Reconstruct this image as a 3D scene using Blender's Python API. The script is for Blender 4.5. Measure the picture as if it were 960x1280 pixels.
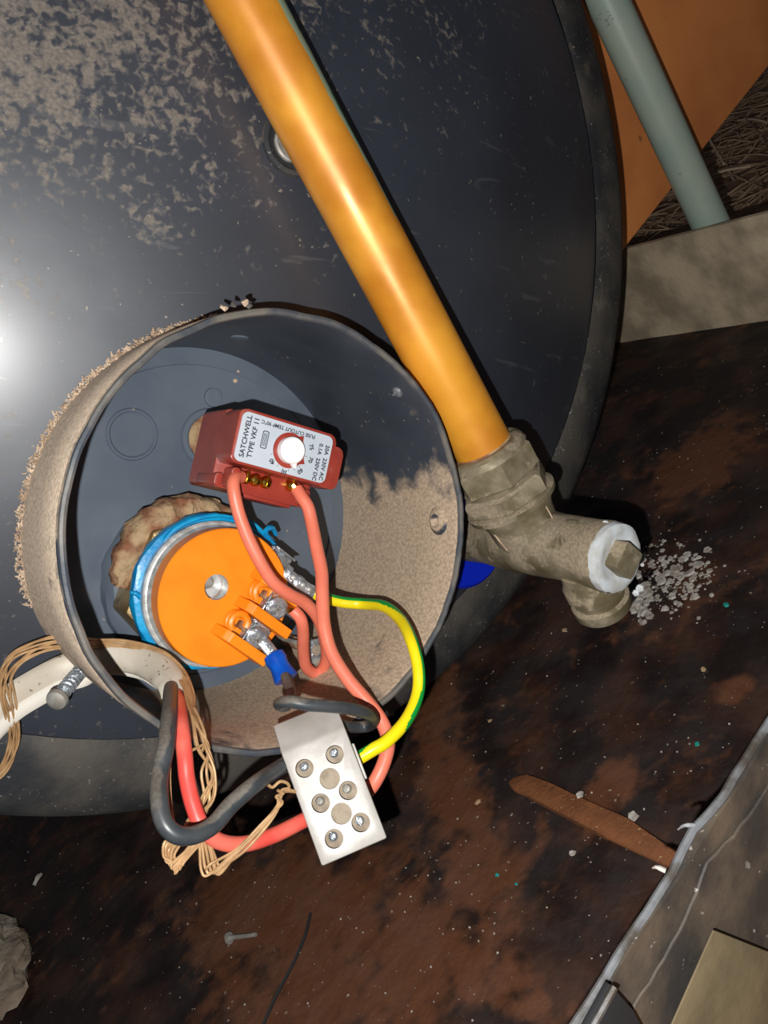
import bpy, bmesh, math, random
from mathutils import Vector, Matrix, Euler, noise
random.seed(7)
PI = math.pi
scn = bpy.context.scene
for o in list(bpy.data.objects): bpy.data.objects.remove(o)
C = scn.collection

# ------------------------------------------------------------------ camera
# recovered camera: focal length 1100 px for a 960 px wide frame, 0.256 m above the tray floor,
# pitched down and rolled (phone held askew).  X runs along the tank end, Y into the tank, Z is up.
FPX = 1100.0
n_c = Vector((.5515, -.0466, .8328)).normalized()           # tank-end normal, camera coordinates
g_c = Vector((.5216, -.7599, -.3881)); g_c = (g_c - n_c * g_c.dot(n_c)).normalized()   # gravity
Zc = -g_c; Yc = -n_c; Xc = Yc.cross(Zc)
M3 = Matrix((Xc, Yc, Zc))
CAM = Vector((0, 0, .256))
cd = bpy.data.cameras.new('camera'); cam = bpy.data.objects.new('camera', cd); C.objects.link(cam)
cam.matrix_world = Matrix.Translation(CAM) @ M3.to_4x4()
cd.sensor_fit = 'HORIZONTAL'; cd.sensor_width = 36; cd.lens = 36 * FPX / 960
cd.clip_start = .01; cd.clip_end = 20
scn.camera = cam

def cw(p): return M3 @ Vector(p) + CAM                      # camera coordinates -> world
def ray(px, py): return M3 @ Vector(((px - 480) / FPX, (640 - py) / FPX, -1))
def P(px, py, z): return CAM + ray(px, py) * z              # pixel at depth z

# ------------------------------------------------------------------ world and lights
w = bpy.data.worlds.new('attic'); scn.world = w; w.use_nodes = True
w.node_tree.nodes['Background'].inputs[0].default_value = (.75, .82, 1.0, 1)
w.node_tree.nodes['Background'].inputs[1].default_value = .012
ld = bpy.data.lights.new('phone_flash', 'POINT'); ld.energy = 1.0; ld.shadow_soft_size = .0016
ld.color = (1.0, .985, .96)
lo = bpy.data.objects.new('phone_flash', ld); C.objects.link(lo); lo.location = cw((-.012, -.019, .002))
vs = scn.view_settings
vs.view_transform = 'Standard'; vs.look = 'None'; vs.exposure = 2.3; vs.gamma = 1.0; vs.use_curve_mapping = False

# ------------------------------------------------------------------ frames
u_c = Vector((1, 0, 0)); u_c = (u_c - n_c * u_c.dot(n_c)).normalized(); v_c = n_c.cross(u_c)
fc_c = Vector((-.0726, -.0033, -.34))
U = M3 @ u_c; V = M3 @ v_c; N = M3 @ n_c; FC = cw(fc_c)
def frame(o, x, y, z):
    return Matrix(((x.x, y.x, z.x, o.x), (x.y, y.y, z.y, o.y), (x.z, y.z, z.z, o.z), (0, 0, 0, 1)))
F = frame(FC, U, V, N)                                      # face frame: a, b in the end plate, h out of it
Fi = F.inverted()
def H(px, py, h):                                           # pixel at height h above the face plane
    d = ray(px, py); t = ((FC - CAM).dot(N) + h) / d.dot(N); return CAM + d * t
def AB(px, py, h): q = Fi @ H(px, py, h); return q.x, q.y
TA, TB = -.0014, .1318                                      # tank centre in the face frame
TR = .2445
def dome(a, b):
    r = math.hypot(a - TA, b - TB)
    if r < .2125: return .006 + .0465 * (1 - (r / .2125) ** 2)
    return .006 - .010 * (r - .2125) / .028
def D(px, py, off=0):                                       # pixel on the domed end, lifted by off
    h = .02
    for i in range(12):
        a, b = AB(px, py, h); h = dome(a, b) + off
    return H(px, py, h)
def G(px, py, z=0):                                         # pixel on the horizontal plane at height z
    d = ray(px, py); return CAM + d * ((z - CAM.z) / d.z)
def ray_plane(px, py, axis, val):
    d = ray(px, py); return CAM + d * ((val - CAM[axis]) / d[axis])

# ------------------------------------------------------------------ materials
def mat(name, col, col2=None, scale=60, thr=(.35, .65), rough=.5, metal=0, bump=0, bscale=300, bdist=.0005,
        dust=0, dust_rng=(.0, .4), dust_col=(.25, .18, .115), dust_noise=.5, dscale=120, dust_lf=None,
        spk=0, spk_col=(.5, .4, .3), spk_scale=500, clear=0, spec=.5, blobs=None, blob_col=None, rough2=None, trans=0, detail=6, dust_scr=0, scr=0):
    m = bpy.data.materials.new(name); m.use_nodes = True
    nt = m.node_tree; N_ = nt.nodes; L = nt.links; bs = N_['Principled BSDF']
    tc = N_.new('ShaderNodeTexCoord').outputs['Object']
    def noi(sc, det=detail, dist=0, vec=None):
        a = N_.new('ShaderNodeTexNoise'); a.inputs['Scale'].default_value = sc; a.inputs['Detail'].default_value = det
        a.inputs['Distortion'].default_value = dist; L.new(vec or tc, a.inputs['Vector']); return a.outputs['Fac']
    def mr(x, a, b, c=0., d=1., smooth=True):
        k = N_.new('ShaderNodeMapRange'); k.interpolation_type = 'SMOOTHSTEP' if smooth else 'LINEAR'
        L.new(x, k.inputs[0]); k.inputs[1].default_value = a; k.inputs[2].default_value = b
        k.inputs[3].default_value = c; k.inputs[4].default_value = d; return k.outputs[0]
    def mth(op, x, y):
        k = N_.new('ShaderNodeMath'); k.operation = op
        for i, q in enumerate((x, y)):
            if isinstance(q, (int, float)): k.inputs[i].default_value = q
            else: L.new(q, k.inputs[i])
        k.use_clamp = op == 'MULTIPLY'; return k.outputs[0]
    def mix(fac, a, b):
        k = N_.new('ShaderNodeMix'); k.data_type = 'RGBA'
        L.new(fac, k.inputs[0])
        for i, q in ((6, a), (7, b)):
            if isinstance(q, (tuple, list)): k.inputs[i].default_value = (*q[:3], 1)
            else: L.new(q, k.inputs[i])
        return k.outputs[2]
    cur = tuple(col); rg = rough
    if col2: cur = mix(mr(noi(scale), *thr), col, col2)
    if rough2 is not None: rg = mr(noi(scale * 1.3), .35, .65, rough, rough2)
    if blobs:
        tot = None
        for (cx, cy, cz, rx, ry, rz, ang) in blobs:
            mp = N_.new('ShaderNodeMapping'); mp.vector_type = 'TEXTURE'
            mp.inputs['Location'].default_value = (cx, cy, cz); mp.inputs['Scale'].default_value = (rx, ry, rz)
            mp.inputs['Rotation'].default_value = (0, 0, ang)
            L.new(tc, mp.inputs['Vector'])
            ln = N_.new('ShaderNodeVectorMath'); ln.operation = 'LENGTH'; L.new(mp.outputs[0], ln.inputs[0])
            one = mr(ln.outputs['Value'], .3, 1.3, 1., 0.)
            tot = one if tot is None else mth('MAXIMUM', tot, one)
        nn = mth('ADD', mr(noi(26, 9, .6), .3, .7, -.5, .5, False), mr(noi(110, 7, .3), .3, .7, -.4, .4, False))
        fac = mr(mth('ADD', tot, nn), .12, .95)
        cur = mix(fac, cur if not isinstance(cur, tuple) else cur, blob_col)
    if spk:
        s = mr(noi(spk_scale, 2), 1 - spk - .03, 1 - spk)
        s = mth('MULTIPLY', s, mr(noi(spk_scale / 9, 3), .4, .6))
        cur = mix(s, cur, spk_col)
    if scr:
        mp = N_.new('ShaderNodeMapping'); mp.inputs['Scale'].default_value = (12, 90, 60); mp.inputs['Rotation'].default_value = (0, 0, .9)
        L.new(tc, mp.inputs[0]); s = mr(noi(1.6, 4, .8, mp.outputs[0]), .66, .72, 0, scr)
        cur = mix(s, cur, (.32, .3, .28))
    if dust:
        ge = N_.new('ShaderNodeNewGeometry'); sp = N_.new('ShaderNodeSeparateXYZ'); L.new(ge.outputs['Normal'], sp.inputs[0]); lf = dust_noise if dust_lf is None else dust_lf
        up = mr(sp.outputs['Z'], dust_rng[0], dust_rng[1])
        ns = mr(noi(dscale, 8, .4), .3, .7, -dust_noise, dust_noise, False)
        ns2 = mr(noi(dscale / 6, 3), .3, .7, -lf, lf, False)
        f_ = mr(mth('ADD', mth('ADD', up, ns), ns2), .35, .8, 0, dust)
        dc = mix(mr(noi(900, 3), .35, .65), tuple(x * .8 for x in dust_col), tuple(min(1, x * 1.2) for x in dust_col))
        cur = mix(f_, cur, dc)
        k = N_.new('ShaderNodeMix'); k.data_type = 'FLOAT'; L.new(f_, k.inputs[0])
        if isinstance(rg, (int, float)): k.inputs[2].default_value = rg
        else: L.new(rg, k.inputs[2])
        k.inputs[3].default_value = .95; rg = k.outputs[0]
    if isinstance(cur, tuple): bs.inputs['Base Color'].default_value = (*cur[:3], 1)
    else: L.new(cur, bs.inputs['Base Color'])
    if isinstance(rg, (int, float)): bs.inputs['Roughness'].default_value = rg
    else: L.new(rg, bs.inputs['Roughness'])
    bs.inputs['Metallic'].default_value = metal
    bs.inputs['Specular IOR Level'].default_value = spec
    bs.inputs['Coat Weight'].default_value = clear
    bs.inputs['Coat Roughness'].default_value = .12
    if bump:
        b = N_.new('ShaderNodeBump'); b.inputs['Strength'].default_value = bump; b.inputs['Distance'].default_value = bdist
        L.new(noi(bscale, 6), b.inputs['Height']); L.new(b.outputs[0], bs.inputs['Normal'])
    return m

DUST = (.30, .215, .14)
MT = {}
MT['dome'] = mat('black_enamel_dome', (.012, .017, .028), (.020, .027, .042), 14, rough=.54, rough2=.64, bump=.12, bscale=60, bdist=.0008,
                 dust=.8, dust_rng=(-.14, .27), dust_col=(.19, .160, .130), dust_noise=.42, dscale=330, dust_lf=.22, spk=.26, spk_col=(.22, .19, .15), spk_scale=420, scr=.10, spec=1.0, clear=.7)
MT['dome'].node_tree.nodes['Principled BSDF'].inputs['Coat Roughness'].default_value = .32
MT['band'] = mat('dusty_black_band', (.022, .024, .028), (.085, .076, .064), 34, rough=.7, bump=.5, bscale=350, bdist=.0006,
                 dust=.5, dust_rng=(.2, .7), dust_col=(.16, .13, .10), spk=.30, spk_col=(.3, .28, .27), spk_scale=700)
MT['collar'] = mat('black_plastic_collar', (.036, .045, .060), (.055, .066, .082), 25, rough=.38, bump=.15, bscale=200, bdist=.0003,
                   dust=1, dust_rng=(.0, .75), dust_col=(.44, .335, .235), dust_noise=.26, dscale=110, dust_lf=.6, spk=.28, spk_col=(.25, .2, .15))
MT['collar_outer'] = mat('brightened_dust_black_plastic', (.036, .045, .060), (.055, .066, .082), 25, rough=.5, bump=.25, bscale=300, bdist=.0004,
                   dust=1, dust_rng=(-.45, .35), dust_col=(.74, .58, .43), dust_noise=.25, dscale=160, dust_lf=.3)  # real dust, coloured paler than inside to lift the side the flash grazes
MT['rim'] = mat('highlight_pale_plastic_rim', (.045, .055, .07), (.15, .135, .115), 70, rough=.5, bump=.4)  # scratched plastic, lightened so the colour carries the rim's edge highlight
MT['plate'] = mat('blue_grey_enamel_plate', (.085, .108, .142), (.115, .140, .175), 30, rough=.36, bump=.12, bscale=120, bdist=.0003,
                  spk=.25, spk_col=(.3, .25, .2), spk_scale=350)
MT['tankside'] = mat('dark_tank_side', (.03, .03, .035), rough=.6)
MT['steel'] = mat('zinc_plated_steel', (.60, .64, .68), (.34, .37, .40), 300, rough=.2, rough2=.34, metal=.7, bump=.9, bscale=420, bdist=.0009)
MT['dullsteel'] = mat('dull_grey_steel', (.42, .41, .38), (.25, .23, .20), 200, rough=.4, rough2=.6, metal=.4, bump=.3)
MT['washer'] = mat('bright_tinned_washer', (.66, .67, .66), (.42, .42, .40), 250, rough=.35, metal=.35, bump=.4, bscale=500, bdist=.0003)
MT['brass'] = mat('yellow_brass', (.85, .58, .12), (.6, .38, .06), 300, rough=.2, metal=1)
MT['oldbrass'] = mat('tarnished_brass_flange', (.42, .31, .15), (.25, .17, .08), 160, rough=.45, metal=.6, bump=.6, bscale=300, bdist=.0006)
MT['rust'] = mat('crusted_rusty_copper', (.22, .085, .04), (.42, .29, .16), 140, rough=.85, bump=1, bscale=260, bdist=.0015)
MT['orange'] = mat('orange_moulded_plastic', (.90, .235, .008), (.95, .27, .010), 90, rough=.38, bump=.12, bscale=350, bdist=.0003)
MT['orange_dark'] = mat('darker_orange_plastic', (.62, .15, .01), rough=.45)
MT['blue_tape'] = mat('torn_blue_gasket', (.005, .33, .62), (.003, .22, .5), 200, rough=.35, bump=.5)
MT['red'] = mat('brick_red_bakelite', (.29, .036, .024), (.34, .048, .032), 120, rough=.3, spec=.6, bump=.05, dust=.15, dust_col=(.4, .2, .15))
MT['label'] = mat('silver_grey_label', (.50, .56, .62), (.55, .60, .66), 80, rough=.35)
MT['ink'] = mat('black_print', (.03, .035, .05), rough=.6)
MT['knob'] = mat('white_knob', (.90, .88, .87), rough=.35)
MT['salmon'] = mat('salmon_red_insulation', (.84, .215, .135), (.76, .185, .11), 120, rough=.42, bump=.1)
MT['redwire'] = mat('red_insulation', (.72, .07, .055), (.78, .16, .11), 60, rough=.42)
MT['blackwire'] = mat('black_insulation', (.028, .036, .043), (.05, .055, .06), 150, rough=.38, dust=.5, dust_rng=(-.2, 1.0), dust_col=(.2, .165, .125), dust_noise=.3)
MT['yellow'] = mat('yellow_insulation', (.86, .70, .008), rough=.35)
MT['green'] = mat('green_insulation', (.01, .32, .045), rough=.35)
MT['crimp'] = mat('blue_crimp_sleeve', (.003, .065, .42), (.004, .10, .55), 200, rough=.3)
MT['white_cable'] = mat('white_cable_sheath', (.62, .57, .48), (.5, .44, .35), 60, rough=.5, bump=.25, bscale=250, spk=.3, spk_col=(.2, .16, .12))
MT['white_cable_in'] = mat('white_cable_filler', (.72, .68, .6), rough=.6)
MT['strand'] = mat('tan_bare_strand', (.52, .32, .155), (.38, .22, .10), 260, rough=.5, metal=.15)
MT['block'] = mat('white_porcelain_block', (.44, .415, .385), (.36, .335, .30), 70, rough=.42, bump=.15, bscale=300, spk=.25, spk_col=(.42, .36, .28), spk_scale=300)
MT['well'] = mat('dust_filled_well', (.34, .28, .21), (.24, .19, .14), 300, rough=.9, bump=.6)
MT['fitting'] = mat('dirty_compression_fitting', (.14, .112, .058), (.31, .26, .175), 70, rough=.42, metal=.25, bump=.6, bscale=260, bdist=.0006,
                    dust=.8, dust_rng=(-.5, .8), dust_col=(.36, .29, .20), dust_noise=.8, dscale=130, rough2=.65, spk=.27, spk_col=(.5, .45, .36), spk_scale=700, spec=.6)
MT['ptfe'] = mat('white_thread_tape', (.62, .66, .68), (.5, .5, .48), 200, rough=.6, bump=.4)
MT['bluecap'] = mat('bright_blue_plastic', (.003, .018, .46), rough=.35)
MT['foam'] = mat('torn_foam', (.62, .48, .34), (.40, .28, .19), 300, rough=.95, bump=1, bscale=400, bdist=.001)
MT['crust'] = mat('white_scale_crust', (.50, .47, .42), (.28, .24, .2), 300, rough=.9, bump=.6)
MT['teal'] = mat('teal_paint_chip', (.01, .30, .25), rough=.6)
MT['chip'] = mat('tan_chip', (.45, .31, .16), (.3, .2, .1), 100, rough=.9)
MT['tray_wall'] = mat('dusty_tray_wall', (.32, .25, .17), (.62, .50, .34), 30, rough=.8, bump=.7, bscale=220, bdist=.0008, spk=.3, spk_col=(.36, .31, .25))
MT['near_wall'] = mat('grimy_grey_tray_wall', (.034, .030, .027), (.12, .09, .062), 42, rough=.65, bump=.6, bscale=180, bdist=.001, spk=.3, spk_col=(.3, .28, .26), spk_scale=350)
MT['lip'] = mat('pale_worn_lip', (.17, .18, .19), (.06, .05, .04), 120, rough=.5, bump=.5)
MT['tan_patch'] = mat('tan_card', (.17, .13, .07), (.11, .085, .045), 50, rough=.85, bump=.5)
MT['strap'] = mat('rust_brown_lit_strip', (.20, .070, .022), (.15, .05, .016), 120, rough=.8, bump=.9, bscale=500, bdist=.0006, spk=.3, spk_col=(.35, .22, .1), spk_scale=900)  # brown for the floor strip painted as out of shadow and wet
MT['board'] = mat('orange_brown_board', (.86, .31, .085), (.66, .22, .06), 14, rough=.7, bump=.3, bscale=120, spk=.26, spk_col=(.15, .05, .02), spk_scale=90)
MT['greenpipe'] = mat('grey_green_painted_pipe', (.36, .47, .40), (.44, .50, .40), 28, rough=.4, bump=.15, spk=.24, spk_col=(.12, .13, .11), spk_scale=160)
MT['ground'] = mat('brown_attic_dirt', (.20, .105, .055), (.36, .21, .12), 40, rough=.95, bump=1, bscale=150, bdist=.003)
MT['straw'] = mat('dry_straw', (.5, .35, .21), (.24, .15, .095), 30, rough=.85)
MT['pale_straw'] = mat('pale_straw', (.75, .58, .38), rough=.8)
MT['wad'] = mat('pale_fibre_wad', (.42, .36, .28), (.24, .18, .13), 60, rough=.95, bump=1, bscale=120, bdist=.003)
MT['timber'] = mat('old_timber', (.2, .12, .06), (.14, .08, .04), 20, rough=.85)
MT['void'] = mat('dark_recess', (.01, .01, .012), rough=.8)

# copper pipe: orange lacquer with a strip of old green paint down one side
def pipe_mat():
    m = mat('orange_lacquered_copper', (.82, .36, .035), (.60, .22, .018), 32, rough=.32, rough2=.46, metal=.15, bump=.1, bscale=80, bdist=.0004, spec=.6)
    nt = m.node_tree; N_ = nt.nodes; L = nt.links; bs = N_['Principled BSDF']
    old = bs.inputs['Base Color'].links[0].from_socket
    tc = N_.new('ShaderNodeTexCoord').outputs['Object']
    sp = N_.new('ShaderNodeSeparateXYZ'); L.new(tc, sp.inputs[0])
    no = N_.new('ShaderNodeTexNoise'); no.inputs['Scale'].default_value = 70; no.inputs['Detail'].default_value = 5; L.new(tc, no.inputs[0])
    def M_(op, a, b):
        k = N_.new('ShaderNodeMath'); k.operation = op
        for i, q in enumerate((a, b)):
            if isinstance(q, (int, float)): k.inputs[i].default_value = q
            else: L.new(q, k.inputs[i])
        return k.outputs[0]
    def R_(x, a, b, c=0, d=1):
        k = N_.new('ShaderNodeMapRange'); k.interpolation_type = 'SMOOTHSTEP'; L.new(x, k.inputs[0])
        for i, q in enumerate((a, b, c, d)): k.inputs[i + 1].default_value = q
        return k.outputs[0]
    nn = M_('MULTIPLY', M_('SUBTRACT', no.outputs[0], .5), .0035)
    side = R_(M_('ADD', M_('ADD', sp.outputs['X'], nn), M_('MULTIPLY', sp.outputs['Z'], .031)), .0126, .0128)
    top = R_(M_('ADD', sp.outputs['Z'], M_('MULTIPLY', nn, 3)), .088, .090)
    f = M_('MULTIPLY', side, top)
    edge = R_(M_('ADD', sp.outputs['X'], nn), .0103, .0104)
    gm = N_.new('ShaderNodeMix'); gm.data_type = 'RGBA'; L.new(edge, gm.inputs[0]); gm.inputs[6].default_value = (.35, .45, .30, 1); gm.inputs[7].default_value = (.03, .17, .06, 1)
    k = N_.new('ShaderNodeMix'); k.data_type = 'RGBA'; L.new(f, k.inputs[0]); L.new(old, k.inputs[6]); L.new(gm.outputs[2], k.inputs[7])
    L.new(k.outputs[2], bs.inputs['Base Color']); return m
MT['pipe'] = pipe_mat()

# ------------------------------------------------------------------ mesh helpers (everything is given in world coordinates)
I4 = Matrix.Identity(4)
def obj(name, bm, m, parent=None, smooth=True, origin=None, label=None, sharp=35):
    me = bpy.data.meshes.new(name)
    if parent is not None: mw = WM[parent.name]
    else:
        if origin is None:
            xs = [v.co for v in bm.verts]
            mn = [min(c[i] for c in xs) for i in range(3)]; mx = [max(c[i] for c in xs) for i in range(3)]
            origin = Vector(((mn[0] + mx[0]) / 2, (mn[1] + mx[1]) / 2, mn[2]))
        mw = Matrix.Translation(origin) if isinstance(origin, Vector) else origin
    bm.transform(mw.inverted()); bmesh.ops.recalc_face_normals(bm, faces=bm.faces) if not getattr(bm, 'keep', False) else None
    if smooth:
        for f in bm.faces: f.smooth = True
        for e in bm.edges:
            if len(e.link_faces) == 2 and e.calc_face_angle(0) > math.radians(sharp): e.smooth = False
    bm.to_mesh(me); bm.free()
    for q in (m if isinstance(m, (list, tuple)) else [m]): me.materials.append(MT[q] if isinstance(q, str) else q)
    o = bpy.data.objects.new(name, me); C.objects.link(o)
    if parent is not None: o.parent = parent; WM[o.name] = mw
    else: o.matrix_world = mw; WM[o.name] = mw
    if label: o['label'] = label
    return o
WM = {}
def tag(o, label, cat, group=None, kind=None):
    o['label'] = label; o['category'] = cat
    if group: o['group'] = group
    if kind: o['kind'] = kind
    return o
def thing(name, mw, label, cat, group=None):
    o = bpy.data.objects.new(name, None); C.objects.link(o); o.empty_display_size = .01
    if isinstance(mw, Vector): mw = Matrix.Translation(mw)
    o.matrix_world = mw; WM[o.name] = mw.copy(); return tag(o, label, cat, group)
def struct(o, label=None):
    o['kind'] = 'structure'
    if label: o['label'] = label
    return o

def lathe(bm, prof, mx=I4, seg=32, cap=True, jit=0, mi=0, arc=None):
    rings = []
    for (r, z) in prof:
        ring = []
        for i in range(seg):
            t = 2 * PI * i / seg
            rr = r * (1 + (jit * (noise.noise(Vector((math.cos(t) * 5, math.sin(t) * 5, z * 300))))) )
            ring.append(bm.verts.new(mx @ Vector((rr * math.cos(t), rr * math.sin(t), z))))
        rings.append(ring)
    for a, b in zip(rings, rings[1:]):
        for i in range(seg):
            f = bm.faces.new((a[i], a[(i + 1) % seg], b[(i + 1) % seg], b[i])); f.material_index = mi
    if cap:
        for r in (rings[0], rings[-1]):
            try: bm.faces.new(r).material_index = mi
            except ValueError: pass
    return rings
def prism(bm, poly, z0, z1, mx=I4, bev=0, mi=0):
    lo = [bm.verts.new(mx @ Vector((x, y, z0))) for x, y in poly]
    hi = [bm.verts.new(mx @ Vector((x, y, z1))) for x, y in poly]
    k = len(poly); fs = [bm.faces.new(lo[::-1]), bm.faces.new(hi)]
    for i in range(k): fs.append(bm.faces.new((lo[i], lo[(i + 1) % k], hi[(i + 1) % k], hi[i])))
    for f in fs: f.material_index = mi
    if bev:
        es = list({e for f in fs for e in f.edges})
        bmesh.ops.bevel(bm, geom=es, offset=bev, segments=2, profile=.5, affect='EDGES', clamp_overlap=True)
def rrect(x0, y0, x1, y1, r, k=5):
    out = []
    for cx, cy, a in ((x1 - r, y1 - r, 0), (x0 + r, y1 - r, 90), (x0 + r, y0 + r, 180), (x1 - r, y0 + r, 270)):
        for i in range(k + 1):
            t = math.radians(a + 90 * i / k); out.append((cx + r * math.cos(t), cy + r * math.sin(t)))
    return out
def box(bm, x0, x1, y0, y1, z0, z1, mx=I4, bev=0, mi=0):
    prism(bm, [(x0, y0), (x1, y0), (x1, y1), (x0, y1)], z0, z1, mx, bev, mi)
def spline(pts, per=8):
    pts = [Vector(p) for p in pts]; out = []
    e = [pts[0] * 2 - pts[1]] + pts + [pts[-1] * 2 - pts[-2]]
    for i in range(len(pts) - 1):
        a, b, c, d = e[i:i + 4]
        for k in range(per):
            t = k / per
            out.append(.5 * ((2 * b) + (c - a) * t + (2 * a - 5 * b + 4 * c - d) * t * t + (3 * b - a - 3 * c + d) * t ** 3))
    out.append(pts[-1]); return out
def frames(path):
    T = [(path[min(i + 1, len(path) - 1)] - path[max(i - 1, 0)]).normalized() for i in range(len(path))]
    ref = Vector((0, 0, 1)) if abs(T[0].z) < .9 else Vector((1, 0, 0))
    x = (ref - T[0] * ref.dot(T[0])).normalized(); out = []
    for t in T:
        x = (x - t * x.dot(t)).normalized(); out.append((x, t.cross(x)))
    return out
def tube(bm, path, r, seg=12, cap=True, per=8, smooth=True, green=None, flat=None, mi=0):
    if smooth: path = spline(path, per)
    else: path = [Vector(p) for p in path]
    fr = frames(path); rings = []
    for i, (p, (x, y)) in enumerate(zip(path, fr)):
        rr = r[min(int(i / len(path) * len(r)), len(r) - 1)] if isinstance(r, (list, tuple)) else r
        ring = []
        for k in range(seg):
            t = 2 * PI * k / seg
            q = math.cos(t) * x + math.sin(t) * y
            if flat:                                         # flat = (direction, ratio): squeeze along the direction
                d, ra = flat; dd = (d - (path[min(i + 1, len(path) - 1)] - path[max(i - 1, 0)]).normalized() * d.dot((path[min(i + 1, len(path) - 1)] - path[max(i - 1, 0)]).normalized())).normalized()
                q = q - dd * q.dot(dd) * (1 - ra)
            ring.append(bm.verts.new(p + q * rr))
        rings.append(ring)
    for i, (a, b) in enumerate(zip(rings, rings[1:])):
        for k in range(seg):
            f = bm.faces.new((a[k], a[(k + 1) % seg], b[(k + 1) % seg], b[k])); f.material_index = mi
            if green:
                c = f.calc_center_median() - (path[i] + path[i + 1]) / 2
                d = green(i / (len(path) - 1)); dr = c.normalized().dot(d.normalized())
                f.material_index = 1 if dr > .5 else 0
    if cap:
        for q in (rings[0], rings[-1]):
            f = bm.faces.new(q); f.material_index = mi
    return rings
def axis(o, z, xref=None):                                   # frame at o with local z along z
    z = z.normalized(); xr = xref or (Vector((0, 0, 1)) if abs(z.z) < .9 else Vector((1, 0, 0)))
    x = (xr - z * xr.dot(z)).normalized(); return frame(o, x, z.cross(x), z)
def NB(): return bmesh.new()
def at(a, b, h, rot=0): return F @ Matrix.Translation((a, b, h)) @ Matrix.Rotation(rot, 4, 'Z')
def boolean(o, bm2):
    me = bpy.data.meshes.new('cut'); bmesh.ops.recalc_face_normals(bm2, faces=bm2.faces); bm2.to_mesh(me); bm2.free()
    c = bpy.data.objects.new('cutter', me); C.objects.link(c)
    md = o.modifiers.new('b', 'BOOLEAN'); md.object = c; md.operation = 'DIFFERENCE'; md.solver = 'EXACT'
    bpy.context.view_layer.update()
    dg = bpy.context.evaluated_depsgraph_get(); m2 = bpy.data.meshes.new_from_object(o.evaluated_get(dg))
    o.modifiers.clear(); o.data = m2; bpy.data.objects.remove(c)
def text(name, s, mx, size, parent, m='ink', depth=.00006, bold=0):
    cu = bpy.data.curves.new('t', 'FONT'); cu.body = s; cu.size = size; cu.align_x = 'CENTER'; cu.align_y = 'CENTER'
    cu.extrude = depth; cu.offset = bold; cu.resolution_u = 3
    t = bpy.data.objects.new('t', cu); C.objects.link(t); bpy.context.view_layer.update()
    dg = bpy.context.evaluated_depsgraph_get(); me = bpy.data.meshes.new_from_object(t.evaluated_get(dg))
    bpy.data.objects.remove(t)
    bm = NB(); bm.from_mesh(me); bm.transform(mx)
    return obj(name, bm, m, parent, smooth=False)

# ------------------------------------------------------------------ setting outside the tray
bm = NB(); k = 60
gv = [[bm.verts.new((-1.2 + 3.2 * i / k, -.9 + 2.6 * j / k, -.03 + .008 * noise.noise(Vector((i * .5, j * .5, 0))))) for j in range(k + 1)] for i in range(k + 1)]
for i in range(k):
    for j in range(k): bm.faces.new((gv[i][j], gv[i + 1][j], gv[i + 1][j + 1], gv[i][j + 1]))
struct(obj('floor', bm, 'ground', origin=Vector((0, 0, -.03))), 'brown dirty attic floor outside the tray')
# orange-brown board standing behind the tray
b0 = P(787, 303, .600); b1 = P(960, 84, .64)
dv = (b1 - b0).normalized(); nv = Vector((-dv.y, dv.x, 0)).normalized()
if nv.y < 0: nv = -nv
o0 = b0 - dv * .016
bm = NB(); box(bm, 0, .9, 0, .018, 0, .55, frame(o0, dv, nv, dv.cross(nv) if dv.cross(nv).z > 0 else nv.cross(dv)), .0015)
struct(obj('wall_back', bm, 'board', origin=o0), 'orange-brown board standing behind the green pipe')
# straw between board and tray wall
def stems(bm, nst, x0, x1, y0, y1, z0, z1, r):
    for i in range(nst):
        p = Vector((random.uniform(x0, x1), random.uniform(y0, y1), random.uniform(z0, z1)))
        a = random.uniform(0, 2 * PI); l = random.uniform(.03, .11)
        d = Vector((math.cos(a), math.sin(a), random.uniform(-.25, .35)))
        q = p + d * l; 
        if min(p.x, q.x) < .478: continue
        mid = (p + q) / 2 + Vector((random.uniform(-.008, .008), random.uniform(-.008, .008), random.uniform(-.004, .008)))
        tube(bm, [p, mid, q], random.uniform(.5, 1) * r, 4, per=3)
bm = NB(); stems(bm, 1500, .48, 1.15, .2, .95, -.026, .006, .0011)
tag(obj('straw', bm, 'straw', smooth=False), 'tangle of dark dry straw between the tray wall and the board', 'straw', kind='stuff')
for i, (a, b) in enumerate((((922, 151), (962, 154)), ((792, 185), (868, 160)), ((870, 228), (938, 208)))):
    p, q = G(*a, .012), G(*b, .012)
    if i == 1: p, q = G(880, 165, .012), G(905, 205, .012)
    bm = NB(); tube(bm, [p, (p + q) / 2 + Vector((0, 0, .003)), q], .0012, 6)
    tag(obj('straw_stem', bm, 'pale_straw'), ('long pale straw stem at the right edge of the frame, above the tray wall', 'pale straw stem slanting just right of the green pipe',
        'thin pale straw stem lying on the dark straw beside the tray wall')[i], 'straw')

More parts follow.
